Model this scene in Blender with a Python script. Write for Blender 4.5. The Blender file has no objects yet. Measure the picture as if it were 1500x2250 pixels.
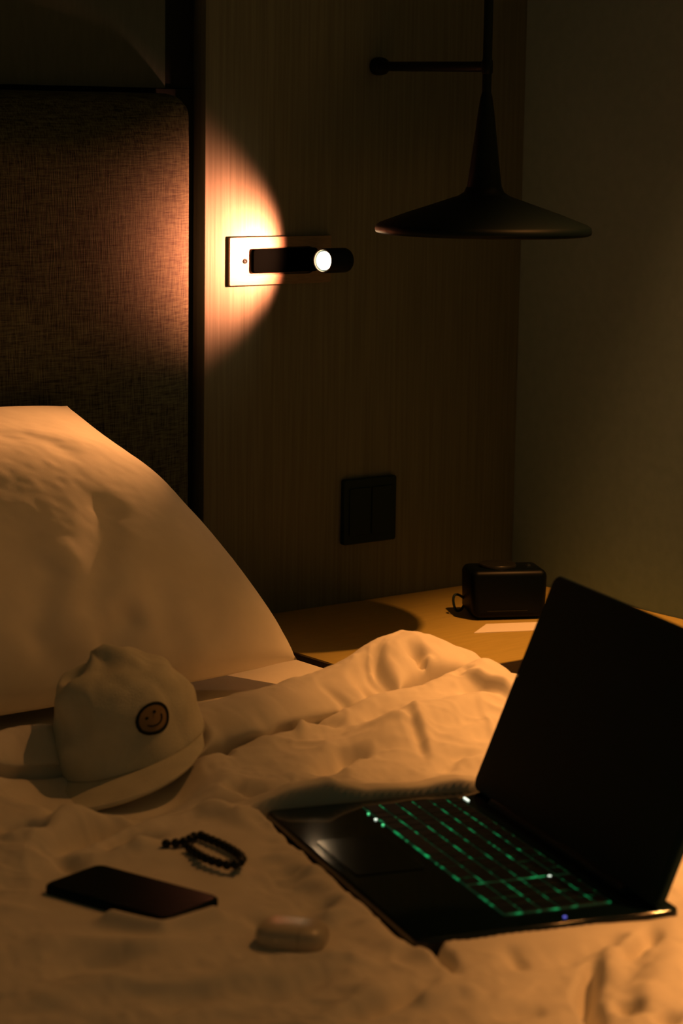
import bpy, bmesh, math, random
import numpy as np
from mathutils import Vector, Matrix, noise as mnoise
random.seed(7); np.random.seed(7)
scene = bpy.context.scene
COL = scene.collection
PI = math.pi

# light settings
KEY_T = (-.06, -1.05, .5); KEY_W = 203; KEY_A = 60.6; KEY_B = .45; KEY_C = (1, .378, .090)
SPILL_W = 25; FOOT_W = 350
SC_D = (-.669, .743, .06); SC_W = 52.0; SC_A = 103; SC_B = 1; SC_C = (1, .24, .105); SC2_W = 34; SC2_C = (1, .38, .11)
WORLD = (.015, .025, .015)
CAP_ROLL = -17; CAP_PITCH = 7; PATCH = (-PI/2+.70, .29)

BEAD_PATH = [(-1.3256,-0.9944), (-1.3176,-0.9969), (-1.3104,-1.0005), (-1.3012,-0.9991), (-1.2909,-0.9934), (-1.2830,-0.9926), (-1.2833,-1.0037), (-1.2828,-1.0170), (-1.2830,-1.0312), (-1.2849,-1.0456), (-1.2875,-1.0594), (-1.2936,-1.0719), (-1.3036,-1.0784), (-1.3111,-1.0775), (-1.3137,-1.0697), (-1.3158,-1.0605), (-1.3166,-1.0493), (-1.3161,-1.0389), (-1.3141,-1.0263), (-1.3100,-1.0119)]
FEATURES = [
 ([(-0.810,-0.720), (-0.796,-0.707), (-0.807,-0.716)], -0.016, 0.007, 0.007),
 ([(-0.802,-0.726), (-0.796,-0.720), (-0.801,-0.720)], 0.006, 0.006, 0.006),
 ([(-0.803,-0.739), (-0.794,-0.735), (-0.807,-0.741)], -0.01, 0.007, 0.007),
 ([(-0.780,-0.731), (-0.781,-0.749), (-0.761,-0.744)], -0.012, 0.01, 0.008),
 ([(-0.842,-0.677), (-0.871,-0.721), (-0.823,-0.677)], -0.014, 0.008, 0.008),
 ([(-0.925,-0.757), (-0.892,-0.719), (-0.860,-0.690)], -0.014, 0.007, 0.007),
 ([(-0.800,-0.783), (-0.774,-0.775)], -0.006, 0.008, 0.008),
 ([(-0.786,-0.781), (-0.788,-0.828), (-0.788,-0.872)], 0.01, 0.012, 0.006),
 ([(-1.083,-0.729), (-1.106,-0.790)], -0.006, 0.006, 0.006),
 ([(-1.047,-0.719), (-1.009,-0.764), (-1.006,-0.775)], -0.006, 0.01, 0.01),
 ([(-0.987,-0.750), (-1.013,-0.788)], 0.006, 0.006, 0.006),
 ([(-0.983,-0.752), (-0.959,-0.792)], -0.007, 0.01, 0.008),
 ([(-0.916,-0.690), (-0.947,-0.753)], -0.005, 0.006, 0.006),
 ([(-1.074,-0.724), (-0.993,-0.710), (-0.929,-0.706)], 0.004, 0.02, 0.02),
 ([(-0.925,-0.826), (-0.834,-0.785), (-0.776,-0.801), (-0.748,-0.857)], 0.008, 0.05, 0.03),
 ([(-1.106,-0.785), (-1.029,-0.774), (-0.952,-0.784), (-0.881,-0.764)], 0.004, 0.03, 0.012),
 ([(-0.992,-0.833), (-0.933,-0.842), (-0.852,-0.843), (-0.760,-0.849)], 0.012, 0.03, 0.03),
 ([(-1.065,-0.883), (-1.007,-0.853), (-0.981,-0.872)], -0.018, 0.016, 0.012),
 ([(-0.905,-0.816), (-0.937,-0.881), (-0.958,-0.919)], -0.004, 0.006, 0.006),
 ([(-0.891,-0.815), (-0.928,-0.888), (-0.952,-0.923)], 0.004, 0.006, 0.006),
 ([(-0.975,-0.957), (-0.928,-0.930), (-0.894,-0.933)], -0.007, 0.01, 0.01),
 ([(-0.827,-0.814), (-0.796,-0.823), (-0.796,-0.859)], -0.005, 0.01, 0.008),
 ([(-0.913,-0.899), (-0.866,-0.888), (-0.814,-0.880)], 0.005, 0.01, 0.01),
 ([(-1.168,-0.858), (-1.157,-0.903), (-1.148,-0.919)], -0.012, 0.014, 0.01),
 ([(-1.431,-0.943), (-1.371,-0.889), (-1.315,-0.853), (-1.264,-0.844), (-1.193,-0.848), (-1.155,-0.884)], 0.0192, 0.014, 0.016),
 ([(-1.412,-0.941), (-1.369,-0.924), (-1.323,-0.898), (-1.270,-0.893), (-1.212,-0.899), (-1.170,-0.928)], -0.0208, 0.012, 0.012),
 ([(-1.317,-0.824), (-1.350,-0.854), (-1.402,-0.916)], -0.009, 0.008, 0.008),
 ([(-1.421,-0.878), (-1.395,-0.881), (-1.382,-0.898)], -0.016, 0.01, 0.01),
 ([(-1.438,-0.907), (-1.415,-0.907), (-1.402,-0.924)], 0.0112, 0.01, 0.01),
 ([(-1.329,-0.744), (-1.288,-0.735), (-1.272,-0.793), (-1.235,-0.839), (-1.185,-0.836)], 0.009, 0.02, 0.02),
 ([(-1.363,-0.960), (-1.322,-0.949), (-1.285,-0.967)], -0.0192, 0.012, 0.01),
 ([(-1.350,-0.969), (-1.318,-0.979), (-1.308,-1.015)], 0.0128, 0.012, 0.012),
 ([(-1.402,-0.948), (-1.406,-0.991)], -0.0112, 0.01, 0.01),
 ([(-1.231,-0.903), (-1.213,-0.951), (-1.222,-1.012)], 0.0128, 0.012, 0.014),
 ([(-1.224,-0.994), (-1.191,-0.992), (-1.184,-1.010)], 0.007, 0.007, 0.007),
 ([(-1.248,-1.027), (-1.213,-1.035), (-1.203,-1.055)], -0.007, 0.006, 0.006),
 ([(-1.270,-1.058), (-1.230,-1.071), (-1.215,-1.097)], 0.007, 0.007, 0.007),
 ([(-1.276,-1.092), (-1.236,-1.105), (-1.228,-1.126)], -0.007, 0.006, 0.006),
 ([(-1.285,-1.130), (-1.249,-1.134), (-1.241,-1.162)], 0.007, 0.008, 0.008),
 ([(-1.316,-1.185), (-1.288,-1.185), (-1.256,-1.193)], -0.009, 0.006, 0.006),
 ([(-1.327,-1.217), (-1.293,-1.215), (-1.269,-1.233)], 0.006, 0.008, 0.008),
 ([(-1.263,-1.277), (-1.286,-1.318), (-1.300,-1.350), (-1.308,-1.368)], -0.018, 0.006, 0.006),
 ([(-1.257,-1.287), (-1.282,-1.339)], 0.006, 0.01, 0.01),
 ([(-1.293,-1.300), (-1.302,-1.324), (-1.319,-1.354)], 0.004, 0.009, 0.009),
 ([(-1.340,-1.374), (-1.382,-1.382), (-1.439,-1.389)], -0.01, 0.008, 0.008),
 ([(-1.380,-1.400), (-1.338,-1.403), (-1.317,-1.419)], 0.008, 0.01, 0.01),
 ([(-1.346,-1.452), (-1.316,-1.453), (-1.296,-1.461)], -0.008, 0.009, 0.009),
 ([(-1.237,-1.347), (-1.252,-1.373), (-1.256,-1.394)], -0.006, 0.008, 0.008),
 ([(-1.200,-1.411), (-1.232,-1.435), (-1.261,-1.460), (-1.280,-1.490), (-1.293,-1.507)], -0.02, 0.008, 0.006),
 ([(-1.176,-1.404), (-1.208,-1.429), (-1.236,-1.450)], 0.008, 0.016, 0.014),
 ([(-1.106,-1.377), (-1.128,-1.400), (-1.162,-1.420), (-1.193,-1.434)], -0.014, 0.007, 0.007),
 ([(-1.133,-1.384), (-1.154,-1.407), (-1.179,-1.414)], 0.005, 0.012, 0.012),
 ([(-1.236,-1.483), (-1.257,-1.501)], -0.014, 0.009, 0.009),
 ([(-1.240,-1.513), (-1.236,-1.532)], -0.01, 0.01, 0.01),
 ([(-1.117,-1.408), (-1.164,-1.449), (-1.211,-1.485)], 0.01, 0.02, 0.02),
 ([(-1.356,-1.163), (-1.361,-1.192), (-1.379,-1.231)], -0.006, 0.008, 0.008),
 ([(-1.557,-1.115), (-1.504,-1.128), (-1.469,-1.173), (-1.417,-1.191)], 0.006, 0.02, 0.02),
 ([(-1.584,-1.202), (-1.516,-1.181), (-1.474,-1.200)], -0.005, 0.012, 0.012),
 ([(-1.627,-1.236), (-1.569,-1.235), (-1.513,-1.253), (-1.448,-1.278)], 0.007, 0.02, 0.02),
 ([(-1.480,-1.323), (-1.431,-1.325), (-1.369,-1.312)], -0.006, 0.012, 0.012),
 ([(-1.420,-1.263), (-1.374,-1.284), (-1.338,-1.328)], 0.005, 0.012, 0.012),
 ([(-1.452,-1.385), (-1.415,-1.375), (-1.359,-1.354)], 0.006, 0.012, 0.012),
 ([(-1.545,-1.307), (-1.499,-1.298), (-1.475,-1.304)], -0.005, 0.014, 0.014),
 ([(-.755,-.69),(-.752,-.78),(-.762,-.87),(-.785,-.98)], .015, .036, .045),
]

PILLOW_FOLDS = [
 ([(0.512,0.504), (0.544,0.358), (0.551,0.256)], -0.002, 0.016),
 ([(0.435,0.510), (0.440,0.442)], -0.002, 0.016),
 ([(0.487,-0.206), (0.417,-0.334), (0.316,-0.530), (0.214,-0.719)], -0.008, 0.02),
 ([(0.137,-0.548), (0.060,-0.680), (-0.009,-0.795)], -0.012, 0.022),
 ([(0.330,-0.794), (0.228,-0.879)], -0.014, 0.016),
 ([(0.139,-0.303), (0.024,-0.521)], -0.006, 0.03),
 ([(0.478,-0.724), (0.471,-0.846), (0.494,-0.943)], -0.006, 0.022),
 ([(0.647,-0.891), (0.707,-1.062)], -0.006, 0.025),
 ([(0.213,-0.475), (0.073,-0.742)], 0.006, 0.03),
 ([(0.035,-0.968), (-0.202,-1.130)], -0.01, 0.03),
]


# ------------------------------------------------------------------ helpers
def link(o, parent=None):
    COL.objects.link(o)
    if parent is not None: o.parent = parent
    return o
def tag(o, label=None, cat=None, group=None, kind=None):
    if label: o['label'] = label
    if cat: o['category'] = cat
    if group: o['group'] = group
    if kind: o['kind'] = kind
    return o
def thing(name, loc, label, cat, rot=None, group=None):
    o = bpy.data.objects.new(name, None); o.empty_display_size = .05
    link(o); o.location = loc
    if rot is not None: o.rotation_euler = rot
    return tag(o, label, cat, group)
def mobj(name, verts, faces, mat, parent=None, smooth=False):
    me = bpy.data.meshes.new(name); me.from_pydata([tuple(v) for v in verts], [], [tuple(f) for f in faces]); me.update()
    if smooth: me.polygons.foreach_set('use_smooth', [True]*len(me.polygons))
    me.materials.append(mat)
    return link(bpy.data.objects.new(name, me), parent)
def bmobj(name, bm, mat, parent=None, smooth=False, auto=None):
    bmesh.ops.recalc_face_normals(bm, faces=bm.faces)
    me = bpy.data.meshes.new(name); bm.to_mesh(me); bm.free()
    if smooth or auto:
        me.polygons.foreach_set('use_smooth', [True]*len(me.polygons))
        if auto: me.set_sharp_from_angle(angle=math.radians(auto))
    me.materials.append(mat)
    return link(bpy.data.objects.new(name, me), parent)
def box_bm(x0, x1, y0, y1, z0, z1, bev=0, seg=2, bm=None):
    own = bm is None
    b = bmesh.new()
    bmesh.ops.create_cube(b, size=1)
    for v in b.verts:
        v.co = Vector(((x0+x1)/2+v.co.x*(x1-x0), (y0+y1)/2+v.co.y*(y1-y0), (z0+z1)/2+v.co.z*(z1-z0)))
    if bev: bmesh.ops.bevel(b, geom=b.edges[:], offset=bev, segments=seg, affect='EDGES', profile=.5)
    if own: return b
    me = bpy.data.meshes.new('t'); b.to_mesh(me); b.free(); bm.from_mesh(me); bpy.data.meshes.remove(me)
    return bm
def box(name, x0, x1, y0, y1, z0, z1, mat, parent=None, bev=0, seg=2):
    return bmobj(name, box_bm(x0, x1, y0, y1, z0, z1, bev, seg), mat, parent, auto=40 if bev else None)
def lathe(name, prof, mat, parent=None, n=64, mtx=None, cap=True):
    verts, faces = [], []
    for r, z in prof:
        for k in range(n):
            a = 2*PI*k/n; verts.append(Vector((r*math.cos(a), r*math.sin(a), z)))
    for i in range(len(prof)-1):
        for k in range(n):
            faces.append((i*n+k, i*n+(k+1) % n, (i+1)*n+(k+1) % n, (i+1)*n+k))
    if cap:
        faces.append(tuple(reversed(range(n)))); faces.append(tuple((len(prof)-1)*n+k for k in range(n)))
    if mtx is not None: verts = [mtx @ v for v in verts]
    o = mobj(name, verts, faces, mat, parent, True)
    o.data.set_sharp_from_angle(angle=math.radians(50))
    return o
def tube(name, pts, r, mat, parent=None, n=12):
    cu = bpy.data.curves.new(name, 'CURVE'); cu.dimensions = '3D'; cu.bevel_depth = r; cu.bevel_resolution = 4; cu.use_fill_caps = True
    sp = cu.splines.new('NURBS' if len(pts) > 2 else 'POLY'); sp.points.add(len(pts)-1)
    for p, q in zip(sp.points, pts): p.co = (*q, 1)
    if len(pts) > 2: sp.order_u = 3; sp.use_endpoint_u = True; sp.resolution_u = 10
    return curve_mesh(name, cu, mat, parent)
def curve_mesh(name, cu, mat, parent=None, mtx=None):
    tmp = bpy.data.objects.new('tmp', cu); COL.objects.link(tmp)
    dg = bpy.context.evaluated_depsgraph_get()
    me = bpy.data.meshes.new_from_object(tmp.evaluated_get(dg)); me.name = name
    bpy.data.objects.remove(tmp); bpy.data.curves.remove(cu)
    if mtx is not None: me.transform(mtx)
    me.materials.clear(); me.materials.append(mat)
    me.polygons.foreach_set('use_smooth', [True]*len(me.polygons)); me.set_sharp_from_angle(angle=math.radians(40))
    return link(bpy.data.objects.new(name, me), parent)
def rrect(x0, x1, y0, y1, r, n=8):
    out = []
    for cx, cy, a0 in ((x1-r, y1-r, 0), (x0+r, y1-r, PI/2), (x0+r, y0+r, PI), (x1-r, y0+r, 3*PI/2)):
        for k in range(n+1):
            a = a0+PI/2*k/n; out.append((cx+r*math.cos(a), cy+r*math.sin(a)))
    return out
def slab(name, loops, depth, bev, mat, parent=None, mtx=None):
    """filled 2D outline(s) with holes, extruded from z=-depth to 0"""
    cu = bpy.data.curves.new(name, 'CURVE'); cu.dimensions = '2D'; cu.fill_mode = 'BOTH'
    cu.extrude = depth/2-bev; cu.bevel_depth = bev; cu.bevel_resolution = 2; cu.offset = -bev
    for lp in loops:
        sp = cu.splines.new('POLY'); sp.points.add(len(lp)-1); sp.use_cyclic_u = True
        for p, q in zip(sp.points, lp): p.co = (q[0], q[1], 0, 1)
    m = Matrix.Translation((0, 0, -depth/2))
    return curve_mesh(name, cu, mat, parent, (mtx @ m) if mtx is not None else m)

# ------------------------------------------------------------------ materials
def mat(name, col, rough=.6, spec=.5, metal=0, emit=None, est=0, sheen=0):
    m = bpy.data.materials.new(name); m.use_nodes = True
    b = m.node_tree.nodes['Principled BSDF']
    b.inputs['Base Color'].default_value = (*col, 1); b.inputs['Roughness'].default_value = rough
    b.inputs['Specular IOR Level'].default_value = spec; b.inputs['Metallic'].default_value = metal
    if emit: b.inputs['Emission Color'].default_value = (*emit, 1); b.inputs['Emission Strength'].default_value = est
    if sheen: b.inputs['Sheen Weight'].default_value = sheen
    return m
def noisy(m, c1, c2, scale, stretch=(1, 1, 1), bump=0, bscale=None, detail=6, lo=.35, hi=.65):
    nt = m.node_tree; N = nt.nodes; L = nt.links; b = N['Principled BSDF']
    tc = N.new('ShaderNodeTexCoord'); mp = N.new('ShaderNodeMapping'); mp.inputs['Scale'].default_value = stretch
    nz = N.new('ShaderNodeTexNoise'); nz.inputs['Scale'].default_value = scale; nz.inputs['Detail'].default_value = detail
    rp = N.new('ShaderNodeValToRGB'); rp.color_ramp.elements[0].color = (*c1, 1); rp.color_ramp.elements[1].color = (*c2, 1)
    rp.color_ramp.elements[0].position = lo; rp.color_ramp.elements[1].position = hi
    L.new(tc.outputs['Object'], mp.inputs['Vector']); L.new(mp.outputs['Vector'], nz.inputs['Vector'])
    L.new(nz.outputs['Fac'], rp.inputs['Fac']); L.new(rp.outputs['Color'], b.inputs['Base Color'])
    if bump:
        bp = N.new('ShaderNodeBump'); bp.inputs['Strength'].default_value = bump; bp.inputs['Distance'].default_value = .002
        n2 = nz
        if bscale:
            n2 = N.new('ShaderNodeTexNoise'); n2.inputs['Scale'].default_value = bscale; n2.inputs['Detail'].default_value = 4
            L.new(mp.outputs['Vector'], n2.inputs['Vector'])
        L.new(n2.outputs['Fac'], bp.inputs['Height']); L.new(bp.outputs['Normal'], b.inputs['Normal'])
    return m
M = {}
M['wood_wall'] = noisy(mat('wall_wood_veneer', (.3, .15, .06), .45, .35), (.090, .112, .094), (.125, .152, .130), 14, (14, 14, .35), .15)
M['plaster'] = noisy(mat('plaster', (.4, .36, .26), .9, .2), (.175, .275, .34), (.19, .295, .365), 60, bump=.15)
M['dark_wall'] = noisy(mat('dark_wall_panel', (.2, .2, .13), .8, .2), (.04, .062, .062), (.048, .072, .072), 30, (6, 6, 1))
M['void'] = mat('dark_backing_board', (.006, .011, .012), .9, .1)
M['table_wood'] = noisy(mat('table_veneer', (.4, .3, .14), .4, .4), (.42, .325, .08), (.47, .365, .095), 12, (1.5, 10, 10), .05)
M['dark_wood'] = noisy(mat('dark_wood', (.06, .045, .025), .6, .3), (.05, .04, .022), (.075, .055, .03), 10, (2, 12, 12))
M['carpet'] = noisy(mat('carpet', (.05, .045, .03), .95, .1), (.04, .036, .025), (.07, .06, .04), 300, bump=.6)
M['ceiling'] = mat('ceiling_paint', (.5, .48, .4), .9, .1)
M['linen'] = noisy(mat('white_linen', (.8, .74, .62), .85, .15, sheen=.1), (.74, .7, .62), (.79, .745, .66), 25, bump=.08, bscale=900)
M['sheet'] = noisy(mat('white_sheet', (.8, .76, .66), .85, .15), (.73, .69, .6), (.77, .73, .64), 20, bump=.08, bscale=900)
M['black'] = mat('matt_black', (.008, .022, .026), .6, .15)
M['black_metal'] = mat('black_painted_metal', (.0022, .0075, .010), .5, .12)
M['arm_black'] = mat('dull_black_arm', (.0003, .0005, .0005), .95, 0)
M['laptop_black'] = mat('laptop_black_plastic', (.0025, .008, .011), .055, .5)
M['screen'] = mat('switched_off_screen', (.006, .024, .034), .5, .08)
M['lid'] = mat('laptop_lid', (.006, .024, .034), .55, .1)
M['key'] = mat('key_cap_black', (.002, .006, .008), .5, .08)
M['touchpad'] = mat('touchpad_plastic', (.0025, .008, .011), .09, .25)
M['phone_glass'] = mat('phone_glass', (.003, .009, .012), .22, .008)
M['phone_side'] = mat('phone_frame', (.004, .012, .016), .4, .03)
M['bead'] = mat('dark_bead', (.010, .014, .012), .4, .25)
M['white_plastic'] = mat('white_glossy_plastic', (.56, .50, .40), .3, .4)
M['radio'] = mat('radio_black_plastic', (.001, .003, .004), .4, .10)
M['dial'] = mat('dial_rubber', (.010, .011, .009), .35, .4)
M['chrome'] = mat('chrome', (.6, .6, .58), .15, .5, 1)
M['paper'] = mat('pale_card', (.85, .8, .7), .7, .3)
M['bronze'] = noisy(mat('brushed_metal_plate', (.4, .34, .26), .5, .5), (.13, .115, .085), (.17, .145, .11), 80, (1, 1, 12))
M['slot'] = mat('slot_lining', (.13, .11, .085), .5, .4)
M['cap_cloth'] = noisy(mat('off_white_cotton_twill', (.42, .39, .3), .95, .1), (.64, .62, .50), (.72, .69, .56), 40, bump=.4, bscale=700)
M['thread'] = mat('dark_thread', (.02, .024, .018), .9, .1)
M['patch'] = mat('patch_cloth', (.3, .2, .1), .9, .1)
M['led'] = mat('warm_led', (1, .8, .5), .4, .3, emit=(1, .66, .34), est=100)
M['led_white'] = mat('white_indicator', (.5, .5, .5), .4, emit=(.85, 1, .8), est=1.6)
M['led_green'] = mat('green_indicator', (.1, .4, .2), .4, emit=(.12, 1, .35), est=1.2)
M['led_blue'] = mat('blue_indicator', (.1, .1, .4), .4, emit=(.12, .14, .75), est=1.0)
# woven headboard fabric
m = mat('headboard_weave', (.08, .07, .05), .8, .25); M['weave'] = m
nt = m.node_tree; N = nt.nodes; L = nt.links; b = N['Principled BSDF']
tc = N.new('ShaderNodeTexCoord'); outs = []
for st in ((160, 160, 14), (14, 14, 160)):
    mp = N.new('ShaderNodeMapping'); mp.inputs['Scale'].default_value = st
    nz = N.new('ShaderNodeTexNoise'); nz.inputs['Scale'].default_value = 3.2; nz.inputs['Detail'].default_value = 3
    L.new(tc.outputs['Object'], mp.inputs['Vector']); L.new(mp.outputs['Vector'], nz.inputs['Vector']); outs.append(nz.outputs['Fac'])
ad = N.new('ShaderNodeMath'); ad.operation = 'ADD'; L.new(outs[0], ad.inputs[0]); L.new(outs[1], ad.inputs[1])
rp = N.new('ShaderNodeValToRGB'); rp.color_ramp.elements[0].position = .36; rp.color_ramp.elements[1].position = .66
hf = N.new('ShaderNodeMath'); hf.operation = 'MULTIPLY'; hf.inputs[1].default_value = .5
L.new(ad.outputs[0], hf.inputs[0]); L.new(hf.outputs[0], rp.inputs['Fac'])
rp.color_ramp.elements[0].color = (.004, .006, .004, 1); rp.color_ramp.elements[1].color = (.072, .090, .058, 1)
L.new(rp.outputs['Color'], b.inputs['Base Color'])
bp = N.new('ShaderNodeBump'); bp.inputs['Strength'].default_value = .5; bp.inputs['Distance'].default_value = .0015
L.new(hf.outputs[0], bp.inputs['Height']); L.new(bp.outputs['Normal'], b.inputs['Normal'])
# uneven green keyboard backlight
m = mat('green_backlight', (.01, .02, .012), .5, .2); M['backlight'] = m
nt = m.node_tree; N = nt.nodes; L = nt.links; b = N['Principled BSDF']
tc = N.new('ShaderNodeTexCoord'); nz = N.new('ShaderNodeTexNoise'); nz.inputs['Scale'].default_value = 75; nz.inputs['Detail'].default_value = 1
rp = N.new('ShaderNodeValToRGB'); e = rp.color_ramp.elements
e[0].position = .5; e[0].color = (.0006, .008, .003, 1); e[1].position = .78; e[1].color = (.006, .24, .065, 1)
L.new(tc.outputs['Object'], nz.inputs['Vector']); L.new(nz.outputs['Fac'], rp.inputs['Fac'])
L.new(rp.outputs['Color'], b.inputs['Emission Color']); b.inputs['Emission Strength'].default_value = 1.8

# ------------------------------------------------------------------ the room (corner of back wall and right wall at x=0, y=0)
def struct(o, label=None): return tag(o, label, None, None, 'structure')
struct(box('wall_back', -3.4, .1, .03, .13, 0, 2.5, M['void']), 'dark back wall behind the headboard and wood panelling')
struct(box('wall_right', 0, .1, -3.4, .03, 0, 2.5, M['plaster']), 'plain plaster wall to the right of the bedside table')
struct(box('floor', -3.4, .1, -3.4, .13, -.1, 0, M['carpet']), 'dark carpeted floor under the bed')
struct(box('ceiling', -3.4, .1, -3.4, .13, 2.5, 2.6, M['ceiling']), 'pale ceiling above the room')
struct(box('trim_1', -.589, 0, 0, .03, 0, 2.5, M['wood_wall'], bev=.0015), 'brown wood veneer wall panel carrying the reading lamp')
struct(box('trim_2', -3.4, -.652, .004, .03, 1.243, 2.5, M['dark_wall'], bev=.001), 'dull olive wall panel above the headboard')

# ------------------------------------------------------------------ headboard
hb = thing('headboard', (-1.55, .03, 0), 'tall dark woven fabric headboard with padded front, lit by the reading lamp', 'headboard')
mx = Matrix.Translation((1.55, -.03, 0)) @ Matrix(((1, 0, 0, 0), (0, 0, -1, 0), (0, 1, 0, 0), (0, 0, 0, 1)))   # (x, z) outline in the wall plane, front towards -y
cx_ = np.concatenate([np.linspace(-2.45, -1.2, 20)[:-1], -.627-np.linspace(0, 1, 60)[::-1]**1.8*.568]); cz_ = np.concatenate([np.linspace(.30, .95, 20)[:-1], 1.2365-np.linspace(0, 1, 40)[::-1]**1.8*.2865])
rc = .03; vv = []; ff = []
def cush_y(x, z):                                             # padded front: gently domed towards the right and top edges
    dx = -.627-x; dz = 1.2365-z
    a_ = 1-max(0, 1-dx/.24)**3.0; b_ = 1-max(0, 1-dz/.10)**2.4
    e_ = min(1, dx/.012); g_ = min(1, dz/.012)
    return .010-.036*math.sqrt(max(0, 1-(1-e_)**2))*math.sqrt(max(0, 1-(1-g_)**2))-.040*a_*b_
for x in cx_:
    for z in cz_:
        dx = -.627-x; dz = 1.2365-z; X_, Z_ = x, z
        if dx < rc and dz < rc:                               # round the upper corner of the outline
            k_ = max(rc-dx, rc-dz); l_ = math.hypot(rc-dx, rc-dz)
            if l_ > 0: X_ = -.627-rc+(rc-dx)*k_/l_; Z_ = 1.2365-rc+(rc-dz)*k_/l_
        vv.append((X_+1.55, cush_y(x, z)-.03, Z_))
nz_ = len(cz_)
for i in range(len(cx_)-1):
    for j in range(nz_-1): ff.append((i*nz_+j, (i+1)*nz_+j, (i+1)*nz_+j+1, i*nz_+j+1))
cu_ = mobj('cushion', vv, ff, M['weave'], hb, True)
md = cu_.modifiers.new('thick', 'SOLIDIFY'); md.thickness = .006; md.offset = -1
bo = box('backing_board', -2.5, -.5915, .026, .0298, 0, 1.2425, M['void'], hb); bo.data.transform(Matrix.Translation((1.55, -.03, 0)))

# ------------------------------------------------------------------ bed
bed = thing('bed', (-1.60, -1.1, 0), 'bed base and mattress under a white fitted sheet beside the table', 'bed')
def rel(o, root):
    o.data.transform(Matrix.Translation(-root.location)); return o
rel(box('bed_base', -2.52, -.69, -2.15, -.09, .0, .28, M['dark_wood'], bed, .01), bed)
rel(box('mattress', -2.52, -.68, -2.15, -.085, .28, .535, M['sheet'], bed, .03, 4), bed)

# ------------------------------------------------------------------ laptop frame (needed by the duvet)
LU = Vector((-.2961, -.9552, 0)); LV = Vector((.9552, -.2961, 0)); LZ = Vector((0, 0, 1))
LA = Vector((-1.1893, -.9611, .572)); LW, LD, LT = .366, .235, .019

# ------------------------------------------------------------------ duvet
XE = -.700                                  # right edge where it bends down
def axis(segs):
    out = []
    for a, b2, st in segs:
        n = max(1, int(round(abs(b2-a)/st))); out += list(np.linspace(a, b2, n, endpoint=False))
    return np.array(out+[segs[-1][1]])
ax = axis([(-2.56, -1.80, .02), (-1.80, XE, .0024), (XE, XE+.36, .008)])
ay = axis([(0, .12, .002), (.12, 1.10, .0024), (1.10, 1.56, .02)])     # distance from the folded edge towards the foot of the bed
YB = -.628
GX, GT = np.meshgrid(ax, ay, indexing='ij')
def vnoise(x, y, seed):
    rs = np.random.RandomState(seed); g = rs.rand(256, 256)
    xi = np.floor(x).astype(int); yi = np.floor(y).astype(int); fx = x-xi; fy = y-yi
    fx = fx*fx*(3-2*fx); fy = fy*fy*(3-2*fy)
    a = g[xi % 256, yi % 256]; b_ = g[(xi+1) % 256, yi % 256]; c = g[xi % 256, (yi+1) % 256]; d = g[(xi+1) % 256, (yi+1) % 256]
    return (a*(1-fx)+b_*fx)*(1-fy)+(c*(1-fx)+d*fx)*fy-.5
def dist_poly(X, Y, pl):
    best = np.full(X.shape, 9.); side = np.zeros(X.shape); par = np.zeros(X.shape); acc = 0.; tot = sum(math.hypot(b_[0]-a_[0], b_[1]-a_[1]) for a_, b_ in zip(pl[:-1], pl[1:]))+1e-9
    for (x0, y0), (x1, y1) in zip(pl[:-1], pl[1:]):
        dx, dy = x1-x0, y1-y0; l2 = dx*dx+dy*dy+1e-9
        t = np.clip(((X-x0)*dx+(Y-y0)*dy)/l2, 0, 1)
        ex, ey = X-x0-t*dx, Y-y0-t*dy; d = np.hypot(ex, ey)
        m_ = d < best; best = np.where(m_, d, best); side = np.where(m_, dx*ey-dy*ex, side)
        par = np.where(m_, (acc+t*math.sqrt(l2))/tot, par); acc += math.sqrt(l2)
    dist_poly.par = par
    return best, side
def smooth(x, a, b): t = np.clip((x-a)/(b-a), 0, 1); return t*t*(3-2*t)
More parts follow.
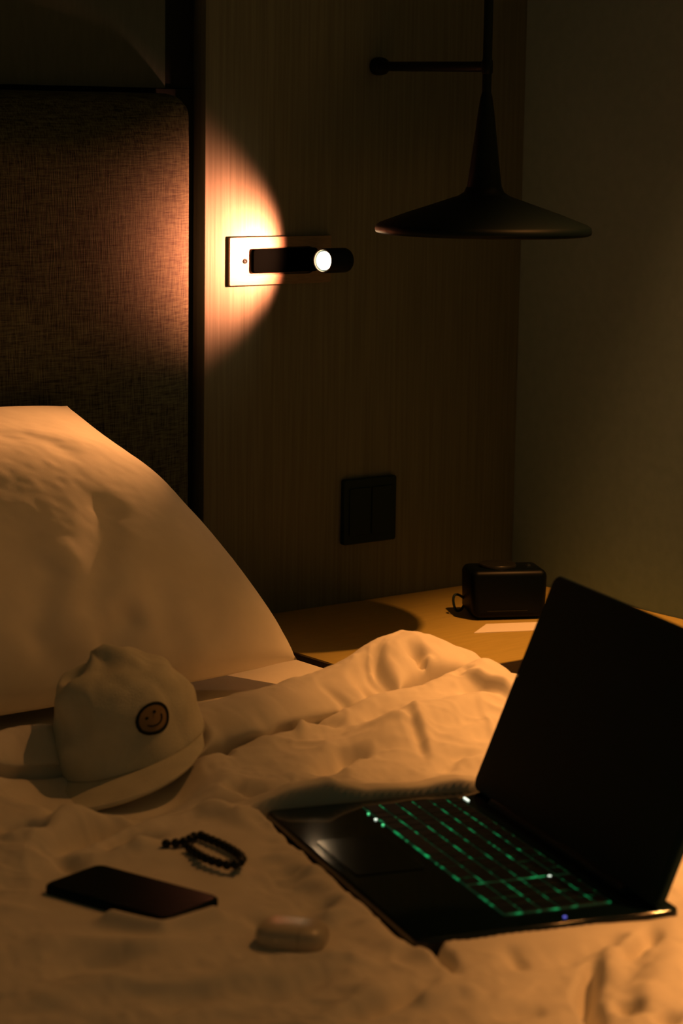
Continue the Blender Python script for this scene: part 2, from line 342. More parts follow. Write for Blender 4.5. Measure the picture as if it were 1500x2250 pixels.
def duvet_h(X, T):
    Y = YB - T + .012*vnoise(X*7+3, X*0+2.5, 3)
    # folded-back edge: a thick roll between its back boundary and the crease, then the long body of the duvet
    yc = np.interp(X, [-2.5, -1.31, -1.25, -1.12, -1.0, -.92, -.8, -.68], [-.70, -.695, -.69, -.750, -.738, -.732, -.738, -.74])
    hf = np.interp(X, [-2.5, -1.1, -.95, -.87, -.82, -.78, -.74, -.68], [.051, .054, .056, .068, .086, .090, .078, .06])
    ym = (YB+yc)/2; ar = (YB-yc)/2
    q = (Y-ym)/ar; q = np.sign(q)*np.abs(q)**1.15
    roll = .541 + hf*np.sqrt(np.clip(1-q*q, 0, 1))
    D = yc-Y                                                     # distance beyond the crease
    rg = np.interp(X, [-2.5, -1.1, -.95, -.8, -.68], [.004, .006, .014, .020, .018])
    body = .563 + .008*np.exp(-((D-.14)/.10)**2) + .014*smooth(X, -1.12, -.8)*np.exp(-((D-.12)/.14)**2)
    body = body + rg*np.exp(-((D-.032)/.026)**2) - .028*np.exp(-(D/.011)**2)
    Z = np.where(D < 0, np.maximum(roll, np.where(D < -.02, .541, body-1.2*np.clip(-D, 0, 1))), np.maximum(body, .541))
    rise = 1
    for pl, h, wl, wr in FEATURES:
        xs = [p[0] for p in pl]; ys = [p[1] for p in pl]; pad = 4*max(wl, wr)
        msk = (X > min(xs)-pad) & (X < max(xs)+pad) & (Y > min(ys)-pad) & (Y < max(ys)+pad)
        if not msk.any(): continue
        d, s = dist_poly(X[msk], Y[msk], pl); w = np.where(s > 0, wl, wr)
        pr = dist_poly.par; Z[msk] += 1.35*h*np.exp(-(d/w)**2)*(.2+.8*smooth(pr, 0, .3))*(.2+.8*smooth(1-pr, 0, .3))
    n = .010*vnoise(X*9+4*Y, Y*13-2*X, 5) + .0045*vnoise(X*24+9*Y, Y*38-6*X, 6) + .0013*vnoise(X*70+20*Y, Y*110-10*X, 7)
    n += .0012*vnoise(X*150-60*Y, Y*60+20*X, 9)
    p_ = .786*X-.618*Y; q_ = .618*X+.786*Y                       # cloth creases, mostly running across the bed
    wx, wy = vnoise(X*8, Y*8, 41), vnoise(X*8+50, Y*8+9, 42)
    for fp, fq, am, sd in ((5, 13, .0050, 51), (9, 21, .0034, 52), (16, 9, .0022, 53), (26, 40, .0014, 54)):
        vn = vnoise(p_*fp+2.2*wx+7, q_*fq+2.2*wy+3, sd); msk_ = smooth(vnoise(X*6+sd, Y*6+2, 60+sd), -.15, .25)
        n += am*np.exp(-(vn/.10)**2)*msk_*np.where(D < 0, .4*smooth(-D, .005, .03), smooth(D, .0, .05))
    Z += n*smooth(T, 0, .03)
    # things pressing into it
    P = np.stack([X-LA.x, Y-LA.y], -1)
    u = P @ np.array([LU.x, LU.y]); v = P @ np.array([LV.x, LV.y])
    e = np.maximum(np.maximum(-u, u-LW), np.maximum(-v, v-LD))          # signed distance to the laptop
    hi = .574; over = np.clip(Z-hi, 0, 1); Z = Z-(over-.0126*(1-np.exp(-over/.018)))*smooth(D, .03, .10)*(1-smooth(X, -1.05, -.93))   # soft limit on the crests
    zr = np.interp(v, [-.03, 0, .03, .07, .11, .15, .20, .26], [.568, .578, .590, .592, .580, .579, .582, .575])+.004*vnoise(v*60, v*0+2, 77)
    kr = np.exp(-((e-.022)/.017)**2)*(u < 0)*smooth(v, -.05, .01)*(1-smooth(v, LD, LD+.05)); Z = Z*(1-kr)+zr*kr
    zf = .5695+.006*vnoise(u*42+3, v*6+1, 78)+.003*vnoise(u*95, v*10, 79)                       # cloth lapping the front edge
    kf = np.exp(-((e-.013)/.014)**2)*(v < 0)*smooth(u, -.01, .03)*(1-smooth(u, LW-.02, LW+.02)); Z = Z*(1-kf)+zf*kf
    zs_ = .570+.005*vnoise(v*26+1, u*5, 80)                                                    # and the right hand edge
    ks = np.exp(-((e-.014)/.015)**2)*(u > LW)*smooth(v, -.01, .03); Z = Z*(1-ks)+zs_*ks
    lim = np.where(u < 0, .549+.050*smooth(e, .001, .020)+np.clip(e-.01, 0, 1)*2, .551+.030*smooth(e, -.001, .008)+np.clip(e-.006, 0, 1)*1.8)
    lim = np.where(e < 0, .549, lim); kk = np.where(u < 0, .007, .004); hh = np.clip(.5+.5*(lim-Z)/kk, 0, 1)
    Z = lim*(1-hh)+Z*hh-kk*hh*(1-hh)
    duvet_h.shift = .009*np.exp(-((e-.019)/.011)**2)*(u < 0)*smooth(v, -.02, .02)*smooth(LD+.02-v, 0, .05)
    # the roll hangs over its crease
    sag = .034*np.exp(-((D+.016)/.012)**2)*np.interp(X, [-2.5, -1.25, -1.1, -.95, -.86, -.8, -.7], [.4, .6, .8, 1, .9, .4, .2])*(1+.8*vnoise(X*22, X*0+4, 31))
    Y = Y-sag
    return Y, Z
RESTS = [(-1.413, -1.080, .085, .0), (-1.276, -1.000, .05, .0), (-1.365, -1.238, .038, .0)]     # phone, bracelet, earbud case
X0 = GX.copy(); X0 = np.minimum(GX, XE+.02)
YY, ZZ = duvet_h(X0, GT)
rest_z = []
for rx, ry, rr, _ in RESTS:
    d = np.hypot(X0-rx, YY-ry); zz = float(ZZ[d < rr].mean()); rest_z.append(zz)
    k = 1-smooth(d, rr*.75, rr*1.5); ZZ = ZZ*(1-k*.97)+zz*k*.97
zz = dist_poly(X0, YY, [(-1.456, -1.118), (-1.440, -1.166), (-1.385, -1.158)])[0]
ZZ += .011*np.exp(-(zz/.010)**2)
d = np.hypot(X0+1.306, YY+.807); k = 1-smooth(d, .02, .085); zz = float(ZZ[d < .08].mean()); ZZ = ZZ*(1-k*.75)+zz*k*.75
# the cap presses the roll down
CAPC = Vector((-1.172, -.712, .571))
d = np.hypot((X0-CAPC.x), (YY-CAPC.y)); k = 1-smooth(d, .055, .085); ZZ = np.where(k > 0, np.minimum(ZZ, ZZ*(1-k)+.562*k), ZZ)
VC = CAPC+Vector((-.70, -.71, 0))*.112
d = np.hypot((X0-VC.x), (YY-VC.y)); k = 1-smooth(d, .058, .125); ZZ = np.where(k > 0, np.minimum(ZZ, ZZ*(1-k)+.547*k), ZZ)
SH = duvet_h.shift; X0 = X0+SH*LU.x; YY = YY+SH*LU.y
# drape over the side of the bed
a = np.clip(GX-XE, 0, None); R_ = .035; ang = np.clip(a/R_, 0, PI/2); down = np.clip(a-R_*PI/2, 0, None)
XX = np.where(a > 0, XE+R_*np.sin(ang)+.004*vnoise(YY*30, a*10, 12), X0)
ZZ = ZZ-R_*(1-np.cos(ang))-down
nx_, ny_ = XX.shape
verts = np.stack([XX, YY, ZZ], -1).reshape(-1, 3)
idx = np.arange(nx_*ny_).reshape(nx_, ny_)
faces = np.stack([idx[:-1, :-1], idx[1:, :-1], idx[1:, 1:], idx[:-1, 1:]], -1).reshape(-1, 4)[:, ::-1]
me = bpy.data.meshes.new('duvet'); me.from_pydata(verts.tolist(), [], faces.tolist()); me.update()
me.polygons.foreach_set('use_smooth', [True]*len(me.polygons)); me.materials.append(M['linen'])
duv = link(bpy.data.objects.new('duvet', me))
md = duv.modifiers.new('thick', 'SOLIDIFY'); md.thickness = .004; md.offset = -1
tag(duv, 'rumpled white duvet with a folded back edge, spread over the bed under the laptop', 'duvet')

# ------------------------------------------------------------------ pillow
TR = Vector((-.875, -.105, .839)); BR = Vector((-.785, -.478, .567)); HW = .35
C0 = (TR+BR)/2+Vector((-HW, 0, 0)); ES = Vector((HW, 0, 0)); ET = (TR-BR)/2; NN = ES.cross(ET).normalized()
NS, NT = 150, 110
S, T = np.meshgrid(np.linspace(-1, 1, NS), np.linspace(-1, 1, NT), indexing='ij')
def pill(side):
    prof = np.clip((1-np.abs(S)**3.5)*(1-np.abs(T)**3), 0, 1)**.5
    pinch_s = 1+.035*(1-T**2); pinch_t = 1+.02*(1-S**2)
    h = (.105*(1-.55*smooth(T, .1, 1.0)) if side > 0 else .055)*prof
    if side > 0:
        for pl, hh, w in PILLOW_FOLDS:
            dd, _ = dist_poly(S*.35, T*.241, [(p[0]*.35, p[1]*.241) for p in pl]); h = h+hh*np.exp(-(dd/w)**2)*np.minimum(1, prof*2)
        h = h+(.004*vnoise(S*3+9, T*4+T*S+2, 21)+0.001*vnoise(S*9+T*3+4, T*6+2, 22)+.0008*vnoise(S*40, T*25+S*10, 23))*prof
    P = np.array(C0)+(S*pinch_s)[..., None]*np.array(ES)+(T*pinch_t)[..., None]*np.array(ET)+side*h[..., None]*np.array(NN)
    return P
pf = pill(1); pb = pill(-1)
vs = np.concatenate([pf.reshape(-1, 3), pb.reshape(-1, 3)]); idx = np.arange(NS*NT).reshape(NS, NT)
q = np.stack([idx[:-1, :-1], idx[1:, :-1], idx[1:, 1:], idx[:-1, 1:]], -1).reshape(-1, 4)
fs = q.tolist()+(q[:, ::-1]+NS*NT).tolist()
me = bpy.data.meshes.new('pillow'); me.from_pydata(vs.tolist(), [], fs); me.update()
bm = bmesh.new(); bm.from_mesh(me); bmesh.ops.remove_doubles(bm, verts=bm.verts, dist=1e-4); bmesh.ops.recalc_face_normals(bm, faces=bm.faces); bm.to_mesh(me); bm.free()
me.polygons.foreach_set('use_smooth', [True]*len(me.polygons)); me.materials.append(M['linen'])
pl_o = link(bpy.data.objects.new('pillow', me))
tag(pl_o, 'large plump white pillow leaning against the dark headboard', 'pillow')

# ------------------------------------------------------------------ bedside table
tb = thing('bedside_table', (-.30, -.21, 0), 'wide light wood bedside table built into the corner, with dark edging', 'table')
def trel(o): return rel(o, tb)
trel(box('table_top', -.588, -.001, -.418, -.001, .478, .5, M['table_wood'], tb, .001))
bmx = box_bm(-.5905, -.588, -.4205, -.001, .474, .4985); box_bm(-.588, -.001, -.4205, -.418, .474, .4985, bm=bmx)
trel(bmobj('edge_band', bmx, M['dark_wood'], tb))
trel(box('cabinet', -.575, -.005, -.40, -.005, .09, .4779, M['dark_wood'], tb, .002))
trel(box('drawer_front', -.57, -.01, -.412, -.40, .26, .46, M['dark_wood'], tb, .002))
trel(box('plinth', -.56, -.02, -.37, -.01, 0, .09, M['black'], tb))

# ------------------------------------------------------------------ pendant lamp
PC = Vector((-.376, -.334, 1.0646))
pn = thing('pendant_lamp', PC, 'black hanging lamp with a wide flat conical shade over the bedside table', 'lamp')
R0 = .1428
prof = [(R0-.010, -.0055), (R0-.004, -.0058), (R0-.0008, -.004), (R0, 0), (R0-.0012, .0045), (R0-.006, .008), (.100, .0218), (.060, .0353), (.034, .0442), (.0265, .0490), (.0235, .056),
        (.0225, .054), (.030, .041), (.060, .0325), (.100, .019), (R0-.010, .0045), (R0-.010, -.0055)]
lathe('shade', prof, M['black_metal'], pn, 96, cap=False)
lathe('stem', [(.0238, .0500), (.0215, .066), (.0165, .105), (.0105, .155), (.0078, .172), (.0062, .178)], M['black_metal'], pn, 48)
tube('rod', [(0, 0, .170), (0, 0, 2.5-PC.z)], .0062, M['black_metal'], pn)
lathe('bulb_holder', [(.012, .052), (.02, .048), (.02, .032), (.012, .030)], M['black_metal'], pn, 32)
lathe('ceiling_rose', [(.05, 2.5-PC.z-.001), (.05, 2.5-PC.z-.02), (.02, 2.5-PC.z-.03)], M['black_metal'], pn, 32)
wa = Vector((-.2916, 0, 1.281)); ea = Vector((PC.x, PC.y, 1.2755))
dirv = (ea-wa).normalized()
tube('arm', [wa+dirv*.004-PC, ea-PC], .0068, M['black_metal'], pn)
ma = Matrix.Translation(wa-PC) @ Vector((0, -1, 0)).to_track_quat('Z', 'Y').to_matrix().to_4x4()
lathe('wall_mount', [(.0125, .0005), (.0130, .010), (.0115, .018), (.0068, .024)], M['black_metal'], pn, 32, ma)
lathe('arm_collar', [(.0066, -.009), (.0074, -.007), (.0074, .007), (.0066, .009)], M['black_metal'], pn, 32, Matrix.Translation(ea-PC))

# ------------------------------------------------------------------ reading lamp on the wood panel
rl = thing('reading_lamp', (-.465, 0, 1.0083), 'rectangular metal wall reading lamp with small lit spotlight head beside the headboard', 'lamp')
wm = Matrix(((1, 0, 0, 0), (0, 0, -1, 0), (0, 1, 0, 0), (0, 0, 0, 1)))
hx, hz = .0926, .0334
sl = rrect(-.071, .068, -.0195, .0185, .018, 10)
slab('backplate', [rrect(-.0855, hx, -hz, hz, .002, 3), sl], .005, .0006, M['bronze'], rl, wm @ Matrix.Translation((0, 0, .0052)))
slab('slot_lining', [rrect(-.074, .071, -.0225, .0215, .02, 10)], .003, .0003, M['slot'], rl, wm @ Matrix.Translation((0, 0, .0016)))
slab('folding_arm', [rrect(-.047, .066, -.0165, .0165, .004, 5)], .0065, .001, M['arm_black'], rl, wm @ Matrix.Translation((0, 0, .0085)))
sm_ = Matrix.Translation((-.057, -.0014, .000)) @ Vector((0, -1, 0)).to_track_quat('Z', 'Y').to_matrix().to_4x4()
lathe('screw', [(.0035, 0), (.0035, .0015), (.0022, .002), (.0014, .0012)], M['black_metal'], rl, 24, sm_)
HL = Vector((-.4565, -.095, 1.0126)); hd = Vector((-.95, -.20, .02)).normalized()
hm = Matrix.Translation(HL-rl.location) @ hd.to_track_quat('Z', 'Y').to_matrix().to_4x4()
lathe('lamp_head', [(.0150, -.0475), (.0166, -.0465), (.0172, -.045), (.0172, .000), (.0165, .0012), (.0150, .0012), (.0145, -.003), (.0040, -.003)], M['black_metal'], rl, 48, hm)
lathe('lens', [(.0125, -.0028), (.0125, -.0006), (.009, .0010), (.004, .0020)], M['led'], rl, 40, hm)
tube('swivel', [(.055, -.012, -.001), HL-rl.location-hd*.040], .006, M['black_metal'], rl)

# ------------------------------------------------------------------ switch plate
sw = thing('wall_switch', (-.2955, 0, .6366), 'dark square switch plate on the wood wall above the bedside table', 'switch')
slab('plate', [rrect(-.0495, .0495, -.0485, .0485, .004)], .009, .0015, M['black'], sw, wm @ Matrix.Translation((0, 0, .0095)))
for k in (-1, 1):
    slab('rocker', [rrect(k*.021-.0195, k*.021+.0195, -.035, .035, .002)], .003, .0008, M['black'], sw, wm @ Matrix.Translation((0, 0, .0118)))

# ------------------------------------------------------------------ clock radio
ra = thing('clock_radio', (-.1965, -.1965, .5), 'black boxy clock radio with a round top dial, on the bedside table', 'radio', (0, 0, math.atan2(-.466, .884)))
bm = box_bm(-.0575, .0575, -.0385, .0385, .0015, .072, .010, 4)
for v in bm.verts:
    f = v.co.z/.072
    v.co.y *= 1-.10*f; v.co.x *= (1-.03*max(0, f-.5)*2)*(1-.10*max(0, .35-f)/.35)
bmobj('body', bm, M['radio'], ra, auto=50)
lathe('dial', [(.027, .0713), (.0275, .074), (.026, .0760), (.020, .0755), (.018, .0748)], M['dial'], ra, 48, Matrix.Translation((-.010, .002, 0)))
lathe('button', [(.0042, .0710), (.0042, .0738), (.0030, .0745), (.001, .0747)], M['chrome'], ra, 24, Matrix.Translation((.034, -.004, 0)))
box('front_trim', -.034, .026, -.0392, -.0370, .0135, .0145, M['dial'], ra, .0003)
tube('cord', [(-.052, .022, .020), (-.064, .018, .030), (-.073, .012, .026), (-.070, .008, .006), (-.060, .014, .004), (-.052, .026, .010), (-.05, .034, .012)], .0019, M['black'], ra)
for sx in (-1, 1):
    for sy in (-1, 1):
        lathe('foot', [(.005, 0), (.005, .003)], M['black'], ra, 16, Matrix.Translation((sx*.04, sy*.026, 0)))

# ------------------------------------------------------------------ pale cards lying in front of the radio
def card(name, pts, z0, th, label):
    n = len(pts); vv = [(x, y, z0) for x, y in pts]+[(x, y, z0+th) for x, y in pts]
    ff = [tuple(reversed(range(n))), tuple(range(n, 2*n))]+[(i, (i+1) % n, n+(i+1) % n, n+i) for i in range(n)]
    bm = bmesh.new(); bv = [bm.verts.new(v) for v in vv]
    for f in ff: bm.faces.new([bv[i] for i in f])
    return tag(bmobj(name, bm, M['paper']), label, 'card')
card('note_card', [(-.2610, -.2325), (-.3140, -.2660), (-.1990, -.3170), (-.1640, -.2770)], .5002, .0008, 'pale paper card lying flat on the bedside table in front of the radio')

# ------------------------------------------------------------------ laptop
LM = Matrix.Translation(LA) @ Matrix(((LU.x, LV.x, 0, 0), (LU.y, LV.y, 0, 0), (0, 0, 1, 0), (0, 0, 0, 1)))
lp = thing('laptop', LA+Vector((0, 0, -LT)), 'open black laptop with green backlit keyboard, standing on the duvet', 'laptop', LM.to_euler())
OFF = Matrix.Translation((0, 0, LT))
slab('base', [rrect(0, LW, 0, LD, .010)], LT, .003, M['laptop_black'], lp, OFF)
slab('touchpad', [rrect(.105, .205, .012, .075, .003)], .0008, .0002, M['touchpad'], lp, OFF @ Matrix.Translation((0, 0, .0009)))
bl = slab('keyboard_backlight', [rrect(.0203, .3354, .0890, .1870, .003)], .0006, .0001, M['backlight'], lp, OFF @ Matrix.Translation((0, 0, .0007)))
def keycap(u0, u1, v0, v1):
    g = .00085
    b_ = box_bm(u0+g, u1-g, v0+g, v1-g, LT+.0009, LT+.0017, .0003, 1)
    return bmobj('key', b_, M['key'], bl)
p = .0163; rv = [.0895, .1062, .1229, .1396, .1563, .1730, .1865]; u0 = .021
rows = [[1.5, 1, 1, 1.25, 4.75, 1, 1, 1, 1, 1], [2.25]+[1]*10+[2.25], [1.75]+[1]*11+[1.75], [1.5]+[1]*11+[2], [1]*13+[1.5], [1.12]*13]
nk = 0
for r, row in enumerate(rows):
    k = 14.5/sum(row); uu = u0
    for w in row:
        keycap(uu, uu+w*k*p, rv[r], rv[r+1]); uu += w*k*p; nk += 1
un = u0+14.5*p+.003
for r in range(6):
    for w, s in ([(2, 0), (1, 2), (1, 3)] if r == 0 else [(1, i) for i in range(4)]):
        keycap(un+s*.0185, un+(s+w)*.0185, rv[r], rv[r+1]); nk += 1
def lamp_dot(name, u_, v_, lu, lv, m_):
    o = slab(name, [rrect(u_-lu, u_+lu, v_-lv, v_+lv, min(lu, lv)*.95, 4)], .0008, .0001, m_, lp, OFF @ Matrix.Translation((0, 0, .0011)))
    return o
lamp_dot('power_light', .0285, .1925, .0055, .0011, M['led_white'])
lamp_dot('indicator_light', .0430, .0872, .0012, .0012, M['led_green'])
lamp_dot('indicator_light', .0610, .0872, .0014, .0014, M['led_white'])
lamp_dot('indicator_light', .0787, .0872, .0012, .0012, M['led_green'])
o = lamp_dot('indicator_light', .2608, .1662, .0014, .0014, M['led_white']); o.data.transform(Matrix.Translation((0, 0, .0010)))
lamp_dot('indicator_light', .3545, .1340, .0014, .0014, M['led_blue'])
bt = math.radians(22); HV = .21
lm = OFF @ Matrix.Translation((0, HV, .001)) @ Matrix.Rotation(PI/2-bt, 4, 'X')     # lid local: x=u, y up the lid, z towards the user
lid = slab('lid', [rrect(0, LW, .002, .222, .011)], .007, .0015, M['lid'], lp, lm)
slab('screen', [rrect(.008, LW-.008, .018, .214, .002)], .0006, .0001, M['screen'], lid, lm @ Matrix.Translation((0, 0, .0005)))
for u_, v_ in ((.0045, .118),):
    lathe('rubber_bumper', [(.0016, 0), (.0014, .0008), (.0006, .0012)], M['chrome'], lid, 16, lm @ Matrix.Translation((u_, v_, 0)))
tube('hinge', [(.05, HV, LT+.001), (LW-.05, HV, LT+.001)], .005, M['black'], lp)

# ------------------------------------------------------------------ smartphone
pa = math.atan2(-.125, .034)
ph = thing('smartphone', (-1.413, -1.080, rest_z[0]-.0008), 'black smartphone lying flat on the duvet near the bead bracelet', 'phone', (math.radians(0), math.radians(0), pa))
slab('case', [rrect(-.0685, .0685, -.0355, .0355, .009)], .0085, .0025, M['phone_side'], ph, Matrix.Translation((0, 0, .0085)))
gl = slab('screen', [rrect(-.0665, .0665, -.0335, .0335, .008)], .0006, .0001, M['phone_glass'], ph, Matrix.Translation((0, 0, .0090)))

# ------------------------------------------------------------------ bracelet of dark beads
bz = rest_z[1]
br = thing('bracelet', (-1.276, -1.000, bz), 'bracelet of round dark beads lying on the duvet beyond the phone', 'bracelet')
loop = BEAD_PATH
cum = [0]
for (x0, y0), (x1, y1) in zip(loop[:-1], loop[1:]): cum.append(cum[-1]+math.hypot(x1-x0, y1-y0))
def along(s):
    for i in range(len(loop)-1):
        if s <= cum[i+1] or i == len(loop)-2:
            t = (s-cum[i])/(cum[i+1]-cum[i]+1e-9); return (loop[i][0]+(loop[i+1][0]-loop[i][0])*t, loop[i][1]+(loop[i+1][1]-loop[i][1])*t)
br_r = .0043; nb = int(cum[-1]/(br_r*1.96))
pts = []
for k in range(nb):
    x, y = along(cum[-1]*(k+.5)/nb); pts.append((x+1.276, y+1.000, br_r+.0008))
first = None
for k, q_ in enumerate(pts):
    if first is None:
        bm = bmesh.new(); bmesh.ops.create_uvsphere(bm, u_segments=20, v_segments=12, radius=br_r)
        o = bmobj('bead', bm, M['bead'], br, True); first = o
    else:
        o = first.copy(); COL.objects.link(o); o.parent = br
    o.location = q_; o.rotation_euler = (.3*k, .7*k, 0)
tube('thread', [pts[0]]+pts[1:]+[pts[-1]], .0008, M['thread'], br)

# ------------------------------------------------------------------ earbud case
ec = thing('earbud_case', (-1.365, -1.238, rest_z[2]-.004), 'small white rounded earbud case lying on the duvet in front of the laptop', 'earbud case', (0, 0, math.atan2(-.046, .036)))
def pebble(x0, x1):
    b_ = bmesh.new(); n1, n2 = 48, 20; rows_ = []
    for j in range(n2+1):
        ph_ = -PI/2+PI*j/n2; row_ = []
        for i in range(n1):
            a_ = 2*PI*i/n1; e_ = .62
            cx = math.copysign(abs(math.cos(a_))**e_, math.cos(a_)); sy = math.copysign(abs(math.sin(a_))**e_, math.sin(a_))
            cp = abs(math.cos(ph_))**.55; sp_ = math.copysign(abs(math.sin(ph_))**.75, math.sin(ph_))
            row_.append(Vector((.0285*cx*cp, .0215*sy*cp, .0112+.0108*sp_)))
        rows_.append([b_.verts.new(v) for v in row_])
    for j in range(n2):
        for i in range(n1):
            try: b_.faces.new([rows_[j][i], rows_[j][(i+1) % n1], rows_[j+1][(i+1) % n1], rows_[j+1][i]])
            except ValueError: pass
    bmesh.ops.remove_doubles(b_, verts=b_.verts, dist=1e-5)
    for co, no in (((x0, 0, 0), (-1, 0, 0)), ((x1, 0, 0), (1, 0, 0))):
        g = b_.verts[:]+b_.edges[:]+b_.faces[:]
        bmesh.ops.bisect_plane(b_, geom=g, plane_co=co, plane_no=no, clear_outer=True)
        eds = [e_ for e_ in b_.edges if e_.is_boundary]
        if eds: bmesh.ops.holes_fill(b_, edges=eds)
    return b_
bmobj('case_body', pebble(-.1, .0095), M['white_plastic'], ec, auto=50)
bmobj('case_lid', pebble(.0099, .1), M['white_plastic'], ec, auto=50)
lathe('charging_light', [(.0011, 0), (.0009, .0004)], M['chrome'], ec, 12, Matrix.Translation((-.008, -.0210, .0125)) @ Matrix.Rotation(PI/2, 4, 'X'))

# ------------------------------------------------------------------ cap
CF = Vector((-.70, -.71, 0)).normalized()
cp = thing('baseball_cap', CAPC, 'off white baseball cap with a round face patch, on the duvet against the pillow', 'cap')
rz = math.atan2(CF.y, CF.x)+PI/2                               # local -Y is the front of the cap
cp.rotation_euler = (Matrix.Rotation(rz, 3, 'Z') @ Matrix.Rotation(math.radians(CAP_ROLL), 3, 'Y') @ Matrix.Rotation(math.radians(CAP_PITCH), 3, 'X')).to_euler()
CA, CB, CH = .077, .083, .099
def crown(phi, t):
    r = max(0, math.cos(t*PI/2))**.62; z = CH*math.sin(t*PI/2)**.92
    x = CA*r*math.cos(phi); y = CB*r*math.sin(phi)
    # soft collapsed cloth: flat front panel, caved top, dents
    fr = max(0, -math.sin(phi))
    z *= 1+.06*math.sin(2*phi+.6)*t
    n_ = mnoise.noise(Vector((x*22, y*22, z*26+3)))*.010+mnoise.noise(Vector((x*60, y*60, z*40)))*.0018
    k_ = min(1, t*4)
    x += n_*math.cos(phi)*k_; y += n_*math.sin(phi)*k_; z += n_*.6*k_
    z -= .020*math.exp(-((x+.030)**2+(y+.012)**2)/.018**2)*t                                   # dimple left of the crest
    z += .012*math.exp(-((x-.002)**2+(y-.005)**2)/.02**2)
    for a_ in (-PI/2, -PI/6, PI/6, PI/2, 5*PI/6, -5*PI/6):                                     # panel seams
        dphi = (phi-a_+PI) % (2*PI)-PI
        s_ = .0011*math.exp(-(dphi*r*16)**2); x -= s_*math.cos(phi); y -= s_*math.sin(phi)
    return Vector((x, y, z))
n1, n2 = 120, 48; vv = []; ff = []
for j in range(n2):
    for i in range(n1): vv.append(crown(2*PI*i/n1, j/n2*.995))
for j in range(n2-1):
    for i in range(n1): ff.append((j*n1+i, j*n1+(i+1) % n1, (j+1)*n1+(i+1) % n1, (j+1)*n1+i))
vv.append(crown(0, 1)); ff += [((n2-1)*n1+i, (n2-1)*n1+(i+1) % n1, len(vv)-1) for i in range(n1)]
cr = mobj('crown', vv, ff, M['cap_cloth'], cp, True)
md = cr.modifiers.new('thick', 'SOLIDIFY'); md.thickness = .0016; md.offset = -1
# visor
vv, ff = [], []; na, nr = 48, 14
for j in range(nr+1):
    for i in range(na+1):
        a_ = PI+.12+(PI-.24)*i/na; s_ = j/nr
        ext = .062*math.sin((a_-PI))**.55*s_
        x = (CA*1.0+ext*.10)*math.cos(a_); y = CB*math.sin(a_)-ext
        z = .004-.006*(x/CA)**2*(.4+.6*s_)-.004*s_
        vv.append((x, y, z))
ff = [(j*(na+1)+i, j*(na+1)+i+1, (j+1)*(na+1)+i+1, (j+1)*(na+1)+i) for j in range(nr) for i in range(na)]
vs_ = mobj('visor', vv, ff, M['cap_cloth'], cp, True)
md = vs_.modifiers.new('thick', 'SOLIDIFY'); md.thickness = .003; md.offset = 0
# round patch with a stitched smiling face on the front panel
PPHI, PT = PATCH
def on_crown(a_, r_, lift):
    phi = PPHI+1.5*r_*math.cos(a_+.25)/CB; t = PT+r_*math.sin(a_+.25)/(CH*1.25); e_ = 1e-3
    c = crown(phi, t); nn = (crown(phi+e_, t)-c).cross(crown(phi, t+e_)-c).normalized()
    return c+nn*lift
def ring(r0, r1, a0, a1, lift, n=48, nr=3, ofs=(0, 0)):
    vv, ff = [], []
    for j in range(nr+1):
        for i in range(n+1):
            r_ = r0+(r1-r0)*j/nr; a_ = a0+(a1-a0)*i/n; x = ofs[0]+r_*math.cos(a_); y = ofs[1]+r_*math.sin(a_)
            vv.append(on_crown(math.atan2(y, x), math.hypot(x, y), lift))
    for j in range(nr):
        for i in range(n): ff.append((j*(n+1)+i, j*(n+1)+i+1, (j+1)*(n+1)+i+1, (j+1)*(n+1)+i))
    return vv, ff
def multi(name, parts_, m_, parent):
    vv, ff = [], []
    for a_, b_ in parts_:
        k_ = len(vv); vv += a_; ff += [tuple(i+k_ for i in f) for f in b_]
    o = mobj(name, vv, ff, m_, parent, True); s_ = o.modifiers.new('thick', 'SOLIDIFY'); s_.thickness = .0006; s_.offset = 1
    return o
pt = multi('patch', [ring(.0001, .0118, 0, 2*PI, .0009, nr=8)], M['patch'], cp)
multi('outline', [ring(.0112, .0138, 0, 2*PI, .0012)], M['thread'], pt)
multi('stitched_face', [ring(.0001, .0013, 0, 2*PI, .0016, 16, 2, (-.0036, .0036)), ring(.0001, .0013, 0, 2*PI, .0016, 16, 2, (.0036, .0036)),
                        ring(.0062, .0072, PI*1.08, PI*1.92, .0016, 24, 2)], M['thread'], pt)

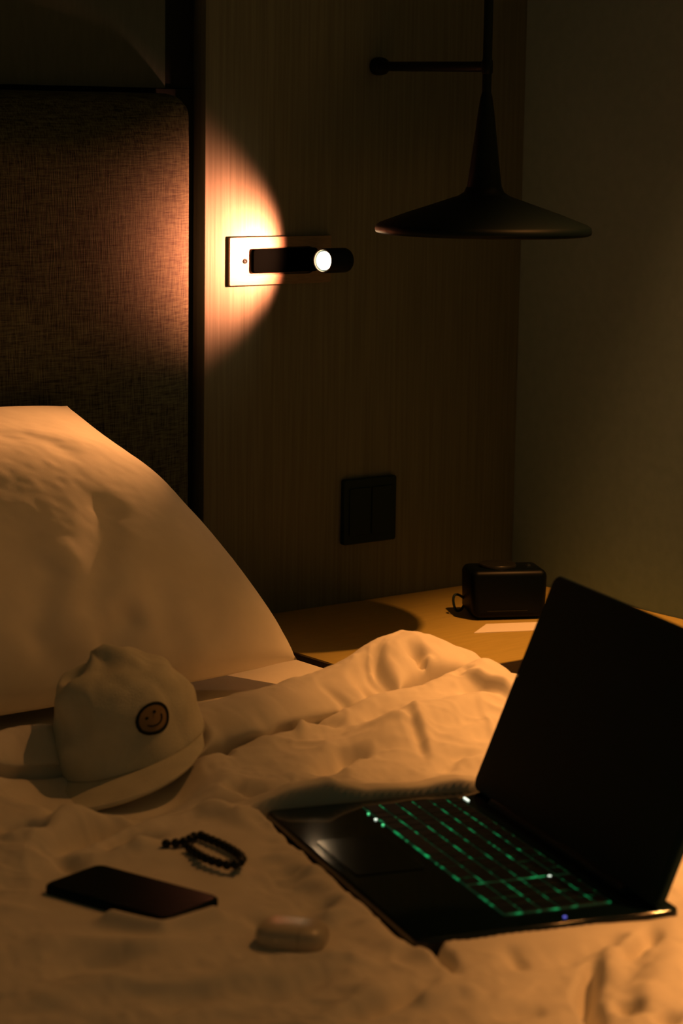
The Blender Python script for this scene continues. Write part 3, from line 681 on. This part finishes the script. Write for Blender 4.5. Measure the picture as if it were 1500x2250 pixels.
# ------------------------------------------------------------------ lights
def spot(name, loc, target, watts, ang, blend, col, rad):
    l = bpy.data.lights.new(name, 'SPOT'); l.energy = watts; l.spot_size = math.radians(ang); l.spot_blend = blend; l.color = col; l.shadow_soft_size = rad
    o = bpy.data.objects.new(name, l); link(o); o.location = loc
    o.rotation_euler = (Vector(target)-Vector(loc)).to_track_quat('-Z', 'Y').to_euler(); return o
spot('ceiling_downlight', (-.10, -1.02, 2.42), KEY_T, KEY_W, KEY_A, KEY_B, KEY_C, .018)
spot('ceiling_downlight', (-.10, -1.02, 2.42), (-1.3, -1.6, .5), SPILL_W, 92, 1, KEY_C, .018)  # broad warm fill added at the downlight's position to lift the bed
spot('foot_fill', (-.15, -2.10, 2.42), (-.48, -1.98, .5), FOOT_W, 58, .7, KEY_C, .018)  # added unseen spot that brightens the foot end of the bed
spot('reading_spot', HL+hd*.004, HL+hd*.004+Vector(SC_D), SC_W, SC_A, SC_B, SC_C, .008)
spot('reading_spot', HL+hd*.004, (-.96, -.25, .905), SC2_W, 44, 1, SC2_C, .008)
w = bpy.data.worlds.new('night'); scene.world = w; w.use_nodes = True
w.node_tree.nodes['Background'].inputs['Color'].default_value = (*WORLD, 1); w.node_tree.nodes['Background'].inputs['Strength'].default_value = 1

# ------------------------------------------------------------------ camera
cd = bpy.data.cameras.new('camera'); cam = bpy.data.objects.new('camera', cd); link(cam)
cR = Vector((.7857, -.6184, .0147)).normalized(); cF = Vector((.6117, .7733, -.167)).normalized(); cU = cR.cross(cF).normalized()
cam.matrix_world = Matrix(((cR.x, cU.x, -cF.x, -2.42), (cR.y, cU.y, -cF.y, -2.626), (cR.z, cU.z, -cF.z, 1.204), (0, 0, 0, 1)))
cd.sensor_fit = 'HORIZONTAL'; cd.sensor_width = 24; cd.lens = 5081.64/1500*24; cd.clip_start = .05
cd.dof.use_dof = True; cd.dof.focus_distance = 2.95; cd.dof.aperture_fstop = 8.0
scene.camera = cam
vs = scene.view_settings; scene.display_settings.display_device = 'sRGB'
vs.view_transform = 'Standard'; vs.look = 'None'; vs.gamma = 1; vs.use_curve_mapping = False; vs.exposure = 0
